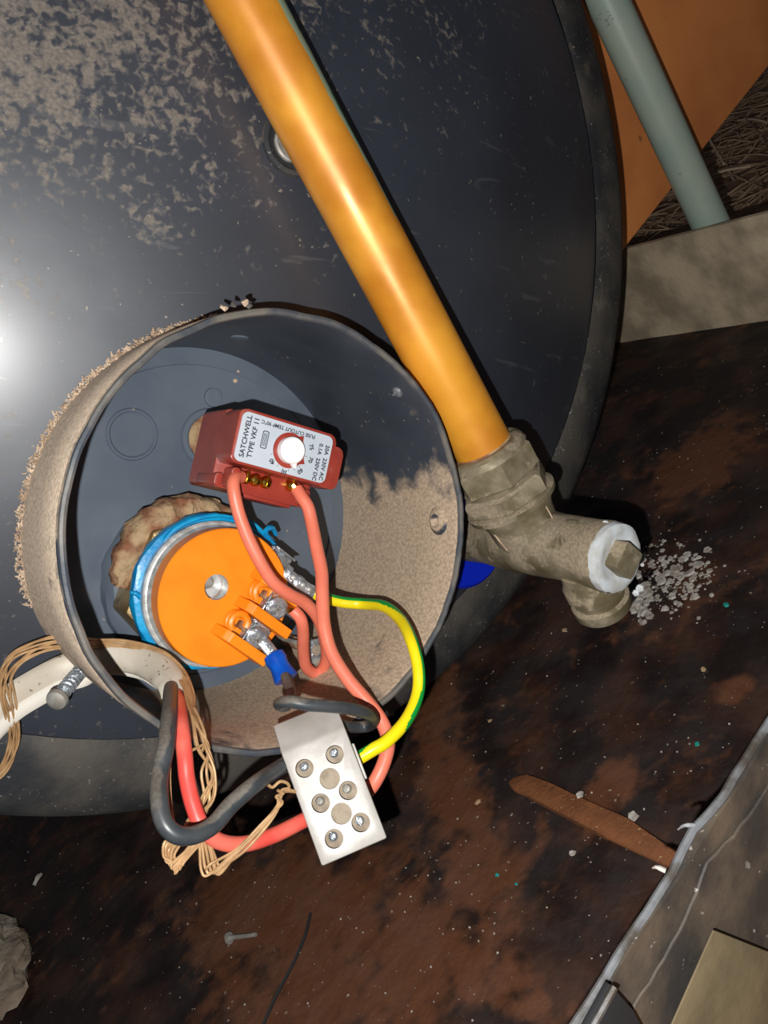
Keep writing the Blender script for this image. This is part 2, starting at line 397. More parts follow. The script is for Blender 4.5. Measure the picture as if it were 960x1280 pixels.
# ------------------------------------------------------------------ drip tray
XR, YN, YF, XL, HW = .466, .138, 1.05, -.62, .071
tray = thing('drip_tray', Vector((.1, .5, 0)), 'rusty wet sheet metal drip tray under the black water heater', 'drip tray')
gf = lambda px, py: (G(px, py).x - .1, G(px, py).y - .5)
def blob(px, py, rx, ry, ang): x, y = gf(px, py); return (x, y, 0, rx, ry, .05, ang)
fm = mat('rust_stained_wet_floor', (.014, .008, .007), (.046, .019, .011), 34, thr=(.42, .66), rough=.5, rough2=.85, bump=.7, bscale=140, bdist=.0015,
         blobs=[blob(420, 1180, .05, .085, .5), blob(330, 1130, .05, .05, .3), blob(560, 960, .018, .05, -.5), blob(620, 1230, .012, .03, .3), blob(545, 860, .014, .05, -.9),
                blob(760, 990, .022, .012, .3), blob(920, 860, .010, .010, 0), blob(880, 570, .05, .03, 0.2), blob(590, 1090, .02, .03, 0)],
         blob_col=(.115, .043, .019), spk=.27, spk_col=(.32, .26, .2), spk_scale=420)
bm = NB(); k = 70
gv = [[bm.verts.new((XL + (XR - XL) * i / k, YN + (YF - YN) * j / k, .0006 * noise.noise(Vector((i * .4, j * .4, 3))))) for j in range(k + 1)] for i in range(k + 1)]
for i in range(k):
    for j in range(k): bm.faces.new((gv[i][j], gv[i + 1][j], gv[i + 1][j + 1], gv[i][j + 1]))
obj('tray_floor', bm, fm, tray, label='tray floor stained black and rust brown')
def wob(x, s=0): return .0011 * noise.noise(Vector((x * 45, s, 0))) + .0006 * noise.noise(Vector((x * 190, s, 7)))
def wallmesh(p0, p1, h, th, out, steps, m, name, lab):
    bm = NB(); d = p1 - p0; prev = None
    for i in range(steps + 1):
        t = i / steps; p = p0 + d * t; q = [Vector((0, 0, -.004)), Vector((0, 0, h + wob(t * d.length, 1))), out * th + Vector((0, 0, h + wob(t * d.length, 1))), out * th + Vector((0, 0, -.004))]
        q = [bm.verts.new(p + z + out * wob(t * d.length, 5)) for z in q]
        if prev:
            for a in range(4): bm.faces.new((prev[a], prev[(a + 1) % 4], q[(a + 1) % 4], q[a]))
        else: bm.faces.new(q)
        prev = q
    bm.faces.new(prev[::-1]); return obj(name, bm, m, tray, label=lab)
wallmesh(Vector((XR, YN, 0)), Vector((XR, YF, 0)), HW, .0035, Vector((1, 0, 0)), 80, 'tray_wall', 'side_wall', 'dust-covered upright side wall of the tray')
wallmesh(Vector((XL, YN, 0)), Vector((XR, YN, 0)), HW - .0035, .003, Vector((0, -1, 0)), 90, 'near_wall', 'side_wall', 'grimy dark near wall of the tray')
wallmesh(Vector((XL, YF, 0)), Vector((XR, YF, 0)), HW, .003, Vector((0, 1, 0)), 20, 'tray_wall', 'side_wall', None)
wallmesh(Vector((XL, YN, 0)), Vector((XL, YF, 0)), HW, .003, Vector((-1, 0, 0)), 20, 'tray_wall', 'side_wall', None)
# rolled pale lip along the near wall, bulging where it is torn
bm = NB(); pts = []; xk = ray_plane(832, 1000, 1, YN).x
steps = 180
for i in range(steps + 1):
    x = XL + (XR - XL) * i / steps
    bu = math.exp(-((x - xk) / .006) ** 2)
    pts.append(Vector((x, YN - .0015 + wob(x, 9) * .7 + bu * .0012, HW - .0028 + wob(x, 3) * .5 + bu * .0008)))
tube(bm, pts, .00115, 8, smooth=False)
obj('rolled_lip', bm, 'lip', tray, label='pale worn edge of the near wall')
# ridge crease running along the outer face just under the lip
bm = NB(); pts = [Vector((x, YN - .0036 + wob(x, 13), HW - .0135 + 1.6 * wob(x, 17) + .004 * math.exp(-((x - xk) / .009) ** 2))) for x in [-.25 + .42 * i / 120 for i in range(121)]]
tube(bm, pts, .0006, 6, smooth=False)
obj('crease', bm, 'near_wall', tray)
for i in range(2):
    p = Vector((ray_plane((848, 812)[i], (1002, 1062)[i], 1, YN).x, YN - .0008, HW - .0012)); a = random.uniform(.3, 1.2)
    bm = NB(); tube(bm, [p, p + Vector((-.0015 * a, .0018, .0010)), p + Vector((-.003 * a, .003, .0006))], [.0007, .0005, .0003], 5, per=3)
    obj('torn_burr', bm, 'crust' if i % 2 else 'lip', tray)
# tan card against the outside of the near wall
yw = YN - .0085
cp = [ray_plane(*p, 1, yw) for p in ((899, 1166), (1010, 1210), (1010, 1300), (840, 1300))]
bm = NB(); prism(bm, [(p.x, p.z) for p in cp[::-1]], 0, .0006, frame(Vector((0, yw + .002, 0)), Vector((1, 0, 0)), Vector((0, 0, 1)), Vector((0, -1, 0))), .0003)
tag(obj('card_scrap', bm, 'tan_patch'), 'tan card scrap leaning on the outside of the near tray wall, bottom right corner', 'card')
cp = [ray_plane(*p, 1, yw + .001) for p in ((764, 1231), (792, 1262), (812, 1300), (726, 1300))]
st = thing('metal_strap', cp[3].copy(), 'dark strap end with a pale edge against the near tray wall, bottom of frame', 'strap')
fr_ = frame(Vector((0, yw + .003, 0)), Vector((1, 0, 0)), Vector((0, 0, 1)), Vector((0, -1, 0)))
bm = NB(); prism(bm, [(p.x, p.z) for p in cp[::-1]], 0, .0018, fr_, .0003); obj('strap_plate', bm, 'void', st)
bm = NB(); tube(bm, [cp[0] + Vector((0, -.001, 0)), cp[3] + Vector((0, -.001, 0))], .0008, 6, smooth=False); obj('strap_edge', bm, 'lip', st, label='pale worn edge')

# raised strip: brown colour painted for floor left clear of shadow and wet
bm = NB()
sp_ = [G(*p) for p in ((638, 984), (646, 976), (664, 972), (690, 984), (740, 1008), (790, 1030), (868, 1080), (850, 1095), (760, 1052), (700, 1020), (662, 1000), (645, 993))]
prism(bm, [(p.x, p.y) for p in sp_], .0004, .0032, I4, .0012)
tag(obj('lit_floor_strip', bm, 'strap'), 'flat rust-brown strip of the black tray floor, painted as clear of shadow and wet, running under the near wall edge', 'strap')

# bits lying in the tray
def flake(bm, p, s, m=0, flat=.3):
    k = random.randint(5, 7); a0 = random.uniform(0, 6.3); top = []; bot = []
    for i in range(k):
        a = a0 + 2 * PI * i / k; r = s * random.uniform(.6, 1.15)
        bot.append(bm.verts.new(p + Vector((math.cos(a) * r, math.sin(a) * r, 0))))
        top.append(bm.verts.new(p + Vector((math.cos(a) * r * .8, math.sin(a) * r * .8, s * flat * random.uniform(.6, 1.3)))))
    bm.faces.new(bot[::-1]); bm.faces.new(top)
    for i in range(k): bm.faces.new((bot[i], bot[(i + 1) % k], top[(i + 1) % k], top[i]))
bm = NB()
for i in range(320):
    px = random.gauss(838, 27); py = random.gauss(722, 20)
    flake(bm, G(px, py) + Vector((0, 0, .0002)), random.choice((.0004, .0006, .0008, .0012, .0022)) * random.uniform(.6, 1.3), flat=.35)
for i in range(40):
    flake(bm, G(random.gauss(800, 8), random.gauss(756, 9)) + Vector((0, 0, .0002)), random.uniform(.0008, .003), flat=.6)
tag(obj('scale_crust', bm, 'crust', smooth=False), 'white crumbly scale scattered on the tray floor beside the valve', 'scale', kind='stuff')
bm = NB()
for i in range(420):
    px, py = random.uniform(500, 960), random.uniform(430, 1200)
    if random.random() < .3: px, py = random.uniform(20, 640), random.uniform(1050, 1280)
    p = G(px, py)
    if p.x < XR - .01 and p.y > YN + .01: flake(bm, p + Vector((0, 0, .0003)), random.choice((.0002, .0003, .0005)) , flat=.4)
tag(obj('grit', bm, 'crust', smooth=False), 'fine pale grit sprinkled over the wet tray floor', 'grit', kind='stuff')
for (px, py, s, m, lab) in ((872, 932, .0013, 'teal', 'teal paint chip on the black floor, nearest the tray lip'), (622, 1095, .0009, 'teal', 'teal paint chip lowest on the tray floor'),
                        (646, 1106, .0008, 'teal', 'small teal chip just right of the lowest one'), (909, 757, .0016, 'teal', 'teal paint chip right of the white scale'),
                        (613, 902, .0012, 'chip', 'small yellow-tan chip right of the green and yellow wire'), (598, 1004, .0015, 'chip', 'pale tan chip left of the rust-brown strip'),
                        (880, 838, .0014, 'chip', 'round tan chip on the black floor right of centre'), (729, 1000, .0018, 'crust', 'white fleck on the floor just above the rust-brown strip'),
                        (792, 1022, .0022, 'crust', 'grey-white fleck at the right end of the rust-brown strip'), (716, 1068, .0016, 'crust', 'white fleck below the rust-brown strip'),
                        (706, 789, .0016, 'chip', 'tan chip below the valve outlet')):
    bm = NB(); flake(bm, G(px, py) + Vector((0, 0, .0005 if abs(px - 760) > 60 else .0032 if m == 'crust' and py < 1040 and px < 735 else .0005)), s, flat=.4)
    tag(obj('paint_chip' if m == 'teal' else 'chip', bm, m, smooth=False), lab, 'chip')
p, q = G(292, 1177), G(322, 1170)
sc = thing('small_screw', p, 'small dull screw lying on the brown tray floor below the connector block', 'screw')
r_ = Vector((0, 0, .0028))
bm = NB(); tube(bm, [p + r_, q + r_ * .4], [.0011, .0009], 8, smooth=False); obj('shank', bm, 'dullsteel', sc)
bm = NB(); lathe(bm, [(.0026, 0), (.0026, .0008), (.0014, .0016)], axis(p + r_, p - q), 14); obj('head', bm, 'dullsteel', sc)
bm = NB(); p = G(44, 1108); q = G(53, 1094); tube(bm, [p + Vector((0, 0, .001)), (p + q) / 2 + Vector((.001, 0, .002)), q + Vector((0, 0, .001))], [.0011, .0014, .0009], 6)
tag(obj('plaster_crumb', bm, 'crust'), 'elongated white crumb on the dark tray floor at lower left', 'crumb')
bm = NB(); tube(bm, [G(388, 1142, .0008), G(381, 1170, .0008), G(366, 1205, .0008), G(345, 1245, .0008), G(325, 1290, .0008)], .0007, 5)  # dark crack in the tray floor, added as a thin black tube
tag(obj('floor_crack', bm, 'void'), 'thin dark crack line along the brown tray floor, added as a black tube', 'thread')

# pale wad and bearer under the tank
bm = NB(); c0 = G(-12, 1225, .0015)
bmesh.ops.create_icosphere(bm, subdivisions=4, radius=1)
for v in bm.verts:
    k_ = 1 + .22 * noise.noise(v.co * 3) + .1 * noise.noise(v.co * 9)
    v.co = Vector((v.co.x * .026 * k_, v.co.y * .046 * k_, max(0, v.co.z * k_ + .55) * .012)) + c0
tag(obj('insulation_wad', bm, 'wad'), 'pale fibrous insulation wad on the tray at the lower left edge', 'insulation')
bm = NB(); box(bm, .06, .27, .52, .80, .001, .0180, bev=.002)
tag(obj('timber_bearer', bm, 'timber'), 'timber bearer lying in the tray under the water heater', 'timber')

# ------------------------------------------------------------------ green pipe
g0 = P(902, 310, .580); g1 = P(740, -40, .505)
dd = (g1 - g0).normalized()
t0 = Vector((g0.x + .004, g0.y, -.028))
gp = thing('green_pipe', t0, 'grey-green painted pipe rising outside the tray in front of the brown board', 'pipe')
bm = NB(); tube(bm, [t0, g0, g1, g1 + dd * .35], .0117, 28, smooth=False); obj('pipe_wall', bm, 'greenpipe', gp)
bm = NB()
for i in range(14):
    a = random.uniform(-1.2, .6); s_ = (g1 - g0).length
    pp = P(random.uniform(742, 766), random.uniform(4, 34), .501); 
    flake(bm, pp, random.uniform(.0004, .0010), flat=.4)
obj('paint_flakes', bm, 'crust', gp, smooth=False)['kind'] = 'stuff'

# ------------------------------------------------------------------ water heater
heater = thing('water_heater', Matrix.Translation(F @ Vector((TA, TB, 0)) - Vector((0, 0, TR))) @ F.to_3x3().to_4x4(), 'big black horizontal water heater end, dusty, with a round terminal housing', 'water heater')
RO, RI, CL = .0698, .0672, .077
# dome: blended from the housing circle to the outer dome circle
bm = NB(); A_, R_ = 144, 46; rows = []
for j in range(R_ + 1):
    t = j / R_; row = []
    for i in range(A_):
        th = 2 * PI * i / A_
        ax, bx = (RO - .0012) * math.cos(th), (RO - .0012) * math.sin(th)
        # outer circle point seen from the housing centre along the same direction
        dx, dy = math.cos(th), math.sin(th); ox, oy = -TA, -TB
        bb = ox * dx + oy * dy; cc = ox * ox + oy * oy - .2125 ** 2; s = -bb + math.sqrt(bb * bb - cc)
        ex, ey = s * dx, s * dy
        a = ax + (ex - ax) * t; b = bx + (ey - bx) * t
        r = math.hypot(a - TA, b - TB); h = .006 + .0465 * (1 - (r / .2125) ** 2) if r < .2125 else .006
        h += .0005 * noise.noise(Vector((a * 18, b * 18, 0)))
        row.append(bm.verts.new(F @ Vector((a, b, h))))
    rows.append(row)
for r0, r1 in zip(rows, rows[1:]):
    for i in range(A_): bm.faces.new((r0[i], r1[i], r1[(i + 1) % A_], r0[(i + 1) % A_]))
obj('domed_end', bm, 'dome', heater, sharp=60)
TF = F @ Matrix.Translation((TA, TB, 0))
bm = NB(); lathe(bm, [(.2127, .0062), (.2165, .0068), (.223, .0052), (.235, .0016), (.2415, -.0022), (TR, -.007)], TF, 144, cap=False)
obj('rim_band', bm, 'band', heater, label='grey dusty rim band around the dome', sharp=60)
bm = NB(); lathe(bm, [(TR, -.007), (TR, -.60)], TF, 96); obj('tank_shell', bm, 'tankside', heater)
# terminal housing
bm = NB(); segs = 180; prof = [(RO, .004), (RO, .03), (RO, .055), (RO, CL - .001), (RO - .0005, CL), (RI + .0004, CL), (RI, CL - .001), (RI, .055), (RI, .03), (RI * .985, .0)]
rings = []
cab = math.radians(213)
for (r, z) in prof:
    ring = []
    for i in range(segs):
        th = 2 * PI * i / segs; w_ = 0; zz = z
        if z > .06:
            w_ = .0006 * noise.noise(Vector((math.cos(th) * 6, math.sin(th) * 6, 1)))
            zz = z + .0009 * noise.noise(Vector((math.cos(th) * 4, math.sin(th) * 4, 3))) + .0005 * noise.noise(Vector((math.cos(th) * 30, math.sin(th) * 30, 3)))
            if -1.0 < (th if th < PI else th - 2 * PI) < .45: zz += .0006 * noise.noise(Vector((th * 70, 0, 3)))
        ring.append(bm.verts.new(F @ Vector(((r + w_) * math.cos(th), (r + w_) * math.sin(th), zz))))
    rings.append(ring)
for j_, (a, b) in enumerate(zip(rings, rings[1:])):
    for i in range(segs): bm.faces.new((a[i], a[(i + 1) % segs], b[(i + 1) % segs], b[i])).material_index = 1 if j_ < 3 else 0
obj('terminal_housing', bm, ['collar', 'collar_outer'], heater, label='round black plastic housing, tan dust on its upper side and inside the bottom', sharp=50)
bm = NB(); lathe(bm, [(RI - .0003, .0), (.060, .0006), (.0595, .0), (.0002, .0)], F, 96, cap=False)
obj('end_plate', bm, 'plate', heater, label='blue-grey plate at the bottom of the housing')
bm = NB(); pts = []
for i in range(241):
    th = 2 * PI * i / 240; zz = CL + .0004 + .0009 * noise.noise(Vector((math.cos(th) * 4, math.sin(th) * 4, 3))) + .0003 * noise.noise(Vector((math.cos(th) * 30, math.sin(th) * 30, 3)))
    r = (RO + RI) / 2 + .0006 * noise.noise(Vector((math.cos(th) * 6, math.sin(th) * 6, 1))); pts.append(F @ Vector((r * math.cos(th), r * math.sin(th), zz)))
tube(bm, pts, .00115, 8, smooth=False, cap=False); obj('cut_rim', bm, 'rim', heater, label='rough cut rim of the housing, its edge highlight put into a paler colour')  # lighter tube that paints the edge highlight along the rim
for (px, py, h, c) in ((292, 383, .0765, 'rim'), (304, 381, .0765, 'foam'), (313, 384, .0765, 'rim'), (283, 387, .0765, 'foam')):
    bm = NB(); p = H(px, py, h); d_ = M3 @ Vector((random.uniform(-1, .6), .6, -.3)); tube(bm, [p, p + d_ * .0016, p + d_ * .0028 + U * random.uniform(-.001, .001)], [.0010, .0008, .0003], 5, smooth=False, flat=(N, .4)); obj('torn_sliver', bm, c, heater, smooth=False)
# torn foam around the base of the housing, upper left
bm = NB()
for i in range(1500):
    th = math.radians(random.uniform(72, 200)); rr = RO + random.uniform(-.0005, .0016)
    a, b = rr * math.cos(th), rr * math.sin(th); h = dome(a, b) + random.uniform(-.001, .0018) * (1 if random.random() < .8 else 2.2)
    p = F @ Vector((a, b, h)); s_ = random.uniform(.0004, .0010)
    q = Vector([random.uniform(-1, 1) for _ in range(3)]).normalized()
    tube(bm, [p, p + q * s_ * 1.8], [s_ * .5, s_ * .2], 4, smooth=False)
fo = obj('torn_foam_edge', bm, 'foam', heater, smooth=False, label='crumbly tan foam where the housing meets the dome'); fo['kind'] = 'stuff'
def onwall(px, py, R=RI):
    h = .076
    while h > 0:
        a, b = AB(px, py, h)
        if math.hypot(a, b) >= R: 
            return a, b, h
        h -= .0005
    return a, b, 0
# dimple and small rivet screws in the housing wall
a, b, h = onwall(561, 652); th = math.atan2(b, a)
mw = F @ frame(Vector((RI * math.cos(th), RI * math.sin(th), .066)), Vector((0, 0, 1)), Vector((-math.sin(th), math.cos(th), 0)), Vector((-math.cos(th), -math.sin(th), 0)))
bm = NB(); lathe(bm, [(.0056, -.0002), (.0046, .0008), (.0034, .0015), (.0026, .0016), (.0018, .0004), (.0004, -.0003)], mw, 24); obj('dimple', bm, 'collar', heater)
a, b, h = onwall(498, 489); th = math.atan2(b, a)
mw = F @ frame(Vector((RI * math.cos(th), RI * math.sin(th), h)), Vector((0, 0, 1)), Vector((-math.sin(th), math.cos(th), 0)), Vector((-math.cos(th), -math.sin(th), 0)))
bm = NB(); lathe(bm, [(.0021, 0), (.002, .0008), (.0009, .0013)], mw, 12); box(bm, -.002, .002, -.0003, .0003, .0008, .0016, mw); obj('wall_screw', bm, 'steel', heater, label='small bright screw tip in the housing wall')
# pressed circles on the plate
for (px, py, r) in ((165, 543, .0098),):
    a, b = AB(px, py, 0); bm = NB(); lathe(bm, [(r, .0001), (r - .0004, .0006), (r - .0012, .0006), (r - .0018, .0001)], at(a, b, 0), 40, cap=False)
    obj('pressed_ring', bm, 'plate', heater)
a, b = AB(262, 548, 0)
bm = NB(); lathe(bm, [(.0118, .0001), (.0112, .0010), (.0095, .0012), (.0088, .0008)], at(a, b, 0), 40, cap=False); obj('stem_boss', bm, 'plate', heater)
bm = NB(); lathe(bm, [(.0089, .0002), (.0085, .0010), (.0060, .0016), (.0040, .0012), (.002, .0018)], at(a, b, 0), 32, jit=.15); obj('boss_crust', bm, 'rust', heater, label='brown crust around the thermostat pocket')
bm = NB(); a, b = AB(266, 497, 0); lathe(bm, [(.0038, .0001), (.0036, .0012), (.0024, .0014), (.001, .0012)], at(a, b, 0), 20); obj('plate_stud', bm, 'plate', heater)
a, b, h = onwall(300, 421); th = math.atan2(b, a)
mw = F @ frame(Vector((RI * math.cos(th), RI * math.sin(th), h)), Vector((-math.sin(th), math.cos(th), 0)), Vector((0, 0, 1)), Vector((-math.cos(th), -math.sin(th), 0)))
bm = NB(); lathe(bm, [(.0034, 0), (.003, .0005), (.001, .0006)], mw, 20); obj('wall_plug', bm, 'plate', heater)
for (px, py) in ((297, 465), (294, 476)):
    a, b = AB(px, py, 0); bm = NB(); lathe(bm, [(.0009, 0), (.0007, .0005), (.0002, .0006)], at(a, b, 0), 8); obj('grime_spot', bm, 'foam', heater)
# plug bolt on the dome
a, b = AB(354, 186, .047); hd = dome(a, b)
bm = NB(); lathe(bm, [(.0108, -.0002), (.0104, .0012), (.0090, .0016), (.0076, .0006), (.0062, .0002)], at(a, b, hd), 40, jit=.01, cap=False); obj('plug_seat', bm, 'band', heater, label='round dusty seat around the plug')
bm = NB(); lathe(bm, [(.0063, -.001), (.0063, .0012), (.0056, .0018), (.0052, .0014), (.0002, .0014)], at(a, b, hd), 30); plg = obj('plug', bm, 'dullsteel', heater, label='grey metal plug half hidden behind the orange pipe')
bm = NB()
for k_ in range(5):
    t = k_ * 1.3; x, y = .0028 * math.cos(t), .0028 * math.sin(t)
    tube(bm, [at(a, b, hd) @ Vector((x, y, .0014)), at(a, b, hd) @ Vector((x * .2 + .001, y * .2, .0018)), at(a, b, hd) @ Vector((-y * .7, x * .7, .0014))], .0003, 5)
obj('plug_marks', bm, 'washer', plg)
# blue collar of the tank port (behind the valve) 
pa, pb = AB(562, 672, .012)
bm = NB(); lathe(bm, [(.0215, -.006), (.0215, .006), (.020, .0075), (.012, .0075)], at(pa, pb, dome(pa, pb)), 48); obj('port_ring', bm, 'bluecap', heater, label='bright blue plastic ring around the tank port')

# ------------------------------------------------------------------ immersion element
EA, EB = -.0051, -.0245
el = thing('heating_element', at(EA, EB, 0), 'round orange heating element head with a hole and two screw terminals', 'heating element')
bm = NB(); lathe(bm, [(.0330, .0001), (.0325, .004), (.0300, .0062), (.026, .0065)], at(EA + .001, EB + .001, 0), 48, jit=.05); obj('element_boss', bm, 'plate', el)
bm = NB(); hexp = [(.0300 * math.cos(math.radians(60 * i + 10)), .0300 * math.sin(math.radians(60 * i + 10))) for i in range(6)]
prism(bm, hexp, .005, .0225, at(EA, EB, 0), .0012); obj('hex_flange', bm, 'oldbrass', el, label='tarnished brass hexagon behind the gasket')
bm = NB()
arc = [at(EA, EB, .013) @ Vector((.0288 * math.cos(t), .0288 * math.sin(t), 0)) for t in [math.radians(62 + 3.2 * i) for i in range(36)]]
tube(bm, arc, [.003 + .0042 * math.sin(PI * (i + .5) / 36) for i in range(36)], 26, smooth=False)
for v_ in bm.verts:
    k_ = noise.noise_vector(v_.co * 260) * .0016 + noise.noise_vector(v_.co * 800) * .0007; v_.co += k_
o = obj('corrosion_crust', bm, 'rust', el, label='brown lumpy corrosion above the element'); o['kind'] = 'stuff'
bm = NB(); lathe(bm, [(.0268, .0215), (.0280, .0225), (.0284, .0245), (.0278, .0265), (.0262, .0272)], at(EA - .0003, EB + .0003, 0), 64, jit=.035); obj('gasket', bm, 'blue_tape', el, label='torn bright blue gasket ring')
bm = NB(); lathe(bm, [(.0256, .0270), (.0262, .0276), (.0262, .0300), (.0256, .0306), (.0250, .0308), (.0240, .0330), (.022, .0330)], at(EA, EB, 0), 64); obj('metal_washer', bm, 'washer', el, label='bright tinned metal rim')
# torn gasket threads
for pts in ([(187, 760, .0255), (178, 748, .027), (170, 742, .028), (163, 740, .0285)], [(345, 668, .026), (340, 660, .028), (332, 664, .029), (341, 677, .026)],
            [(196, 690, .026), (215, 664, .0275), (240, 650, .0285), (270, 644, .0285), (300, 648, .028)], [(300, 645, .027), (322, 660, .028), (347, 684, .027)], [(188, 778, .026), (205, 806, .0265), (235, 826, .0265), (262, 833, .027)]):
    bm = NB(); tube(bm, [H(*p) for p in pts], [.0009, .0011, .0009, .0006], 6); obj('gasket_thread', bm, 'blue_tape', el)
# orange moulded head with a bore
bm = NB(); cut = NB()
lathe(bm, [(.0232, .0325), (.0242, .0330), (.0242, .0396), (.0238, .0400), (.0002, .0400)], at(EA, EB, 0), 96)
head = obj('moulded_head', bm, 'orange', el, sharp=40)
ha, hb = AB(271, 734, .040)
lathe(cut, [(.0045, .0335), (.0045, .045)], at(ha, hb, 0), 32)
cut.transform(WM[el.name].inverted())
me_ = head.data
# cut in the element's local space
cutw = cut; cutw.transform(WM[el.name]); boolean(head, cutw)
bm = NB(); lathe(bm, [(.0044, .0337), (.0043, .0338), (.0010, .0338)], at(ha, hb, 0), 24); lathe(bm, [(.00448, .0337), (.00448, .0392)], at(ha, hb, 0), 32, cap=False); obj('bore_floor', bm, 'washer', el, label='grey metal seen down the hole')
bm = NB(); lathe(bm, [(.0024, .0339), (.0022, .0347), (.0016, .0349)], at(ha - .0010, hb + .0012, 0), 16); obj('thermowell_end', bm, 'dullsteel', el)
# moulded markings on the orange face
def emb(s, px, py, rot, size): text('moulded_lettering', s, at(*AB(px, py, .04), .04, rot), size, el, 'orange', .00018)
for i in range(9):
    t = math.radians(205 - i * 13); r = .0175
    text('moulded_lettering', 'LOVBYF220'[i] if 0 else '0 0 0 0 0'[i] if 0 else 'o', at(EA + r * math.cos(t), EB + r * math.sin(t), .0400, t - PI / 2), .0034, el, 'orange', .00015) if i in (1, 2, 4, 5, 6) else None
# barrier fins between the terminals
dF = Vector((.79, -.61, 0)).normalized(); nF = Vector((.61, .79, 0))
def fmx(a, b, h): o = F @ Vector((a, b, h)); return frame(o, F.to_3x3() @ dF, F.to_3x3() @ nF, N)
for (px0, py0, L_) in ((273, 787, .0210), (302, 752, .0215), (322, 717, .0190)):
    a, b = AB(px0, py0, .044)
    bm = NB()
    mx = fmx(a, b, .0398)
    prof = [(-.0005, 0), (.002, .0055), (.0045, .0072), (L_, .0072), (L_, 0), (L_ - .001, -.004), (.012, -.004), (.012, 0)]
    m2 = mx @ Matrix(((1, 0, 0, 0), (0, 0, 1, 0), (0, 1, 0, 0), (0, 0, 0, 1)))
    prism(bm, prof, -.0019, .0019, m2, .0004); obj('barrier_fin', bm, 'orange', el, smooth=False)
# terminals: moulded hook, copper blade, clamp screw
terms = []
for (hx, hy, sx, sy) in ((301, 780, 325, 797), (331, 742, 350, 759)):
    a, b = AB(hx, hy, .044); bm = NB(); pts = []
    for i in range(10):
        t = math.radians(-75 + 255 * i / 9) ; q = fmx(a, b, .0435) @ Vector((-.0006 + .0032 * math.cos(t) * -1, .0032 * math.sin(t), 0)); pts.append(q)
    tube(bm, pts, .0014, 8, smooth=False)
    pts2 = [p - N * .0028 for p in pts]; tube(bm, pts2, .0014, 8, smooth=False); obj('terminal_hook', bm, 'orange', el)
    bm = NB(); mx = fmx(a, b, .0405); box(bm, 0, .006, -.0013, .0013, 0, .0030, mx, .0003); obj('copper_blade', bm, 'rust', el)
    sa, sb = AB(sx, sy, .047); mx = fmx(sa, sb, .0415)
    bm = NB(); box(bm, -.0048, .0050, -.0044, .0044, 0, .0012, mx, .0004)
    box(bm, -.0048, -.0040, -.0040, .0040, .001, .0042, mx, .0003); box(bm, -.0045, .003, .0038, .0046, 0, .0030, mx, .0003)
    obj('clamp_plate', bm, 'steel', el)
    bm = NB(); lathe(bm, [(.0046, .0010), (.0048, .0022), (.0038, .0026), (.0043, .0030), (.0041, .0044), (.0031, .0052), (.0012, .0053)], mx @ Matrix.Rotation(.2, 4, 'X'), 20)
    csc = obj('clamp_screw', bm, 'steel', el)
    terms.append((sa, sb))
    bm = NB(); m3 = mx @ Matrix.Rotation(.2, 4, 'X') @ Matrix.Rotation(.6, 4, 'Z')
    box(bm, -.0024, .0024, -.0004, .0004, .0049, .0056, m3); box(bm, -.0004, .0004, -.0024, .0024, .0049, .0056, m3); obj('cross_slot', bm, 'dullsteel', csc, smooth=False)
# earth tab
ea, eb = AB(350, 703, .036); mx = fmx(ea, eb, .0325)
bm = NB(); box(bm, -.005, .0050, -.0038, .0038, 0, .001, mx, .0003); box(bm, -.0045, .0050, .0036, .0044, 0, .0035, mx, .0003); obj('earth_tab', bm, 'steel', el)
bm = NB(); lathe(bm, [(.0034, .0010), (.0035, .002), (.0026, .0028), (.0028, .0036), (.0014, .0044)], mx, 18); obj('earth_screw', bm, 'steel', el)

# small spring clip and tag on the plate
a, b, h = onwall(394, 812, RI - .004); tg_ = math.atan2(b, a); mx = at(a, b, h, .12)
cl = thing('clip_tag', mx.copy(), 'small pale metal tag with a hole inside the bottom of the housing', 'metal tag')
bm = NB(); box(bm, -.0036, .0036, -.0050, .0044, 0, .001, mx, .0002); tgp = obj('tag_plate', bm, 'steel', cl)
bm = NB(); lathe(bm, [(.0021, .001), (.0021, .0014), (.0002, .0014)], mx, 18); obj('tag_hole', bm, 'well', tgp)
bm = NB(); tube(bm, [H(390, 800, h), H(372, 803, h * .8), H(352, 797, h * .45), H(335, 785, .003)], .0009, 8, flat=(N, .4)); obj('tag_spring', bm, 'dullsteel', cl)
bm = NB(); lathe(bm, [(.0026, -h), (.0024, -.0002), (.001, 0)], mx, 14); obj('tag_post', bm, 'rust', cl)

# ------------------------------------------------------------------ thermostat
e1 = Vector((.9705, -.2412, 0)); e2 = Vector((.2412, .9705, 0))
R3 = F.to_3x3()
TH = frame(F @ Vector((.0106, .0272, 0)), R3 @ e1, R3 @ e2, N)
th_ = thing('thermostat', TH, 'brick-red thermostat with a silver-grey label and white knob', 'thermostat')
bm = NB(); prism(bm, rrect(-.0187, -.0174, .0187, .0095, .0016), .0225, .0430, TH, .0007); obj('body', bm, 'red', th_)
bm = NB(); cv = rrect(-.0189, -.0092, .0189, .0092, .0026)
prism(bm, cv, .0425, .0550, TH, .0006); obj('cover', bm, 'red', th_)
bm = NB(); prism(bm, rrect(.0150, -.0096, .0230, .0056, .0024), .0455, .0545, TH, .0006); obj('side_tab', bm, 'red', th_)
# left end pillars and terminal ledge
for i, (x0, x1, y0, y1, z1) in enumerate(((-.0190, -.0162, -.0172, -.0128, .0465), (-.0150, -.0118, -.0170, -.0100, .0500), (.0145, .0172, -.0170, -.0110, .0470))):
    bm = NB(); prism(bm, rrect(x0, y0, x1, y1, .0012, 3), .030, z1, TH, .0005); obj('terminal_rib', bm, 'red', th_)
bm = NB(); box(bm, -.0055, .0140, -.0186, -.0160, .028, .0405, TH, .0005); obj('terminal_ledge', bm, 'red', th_)
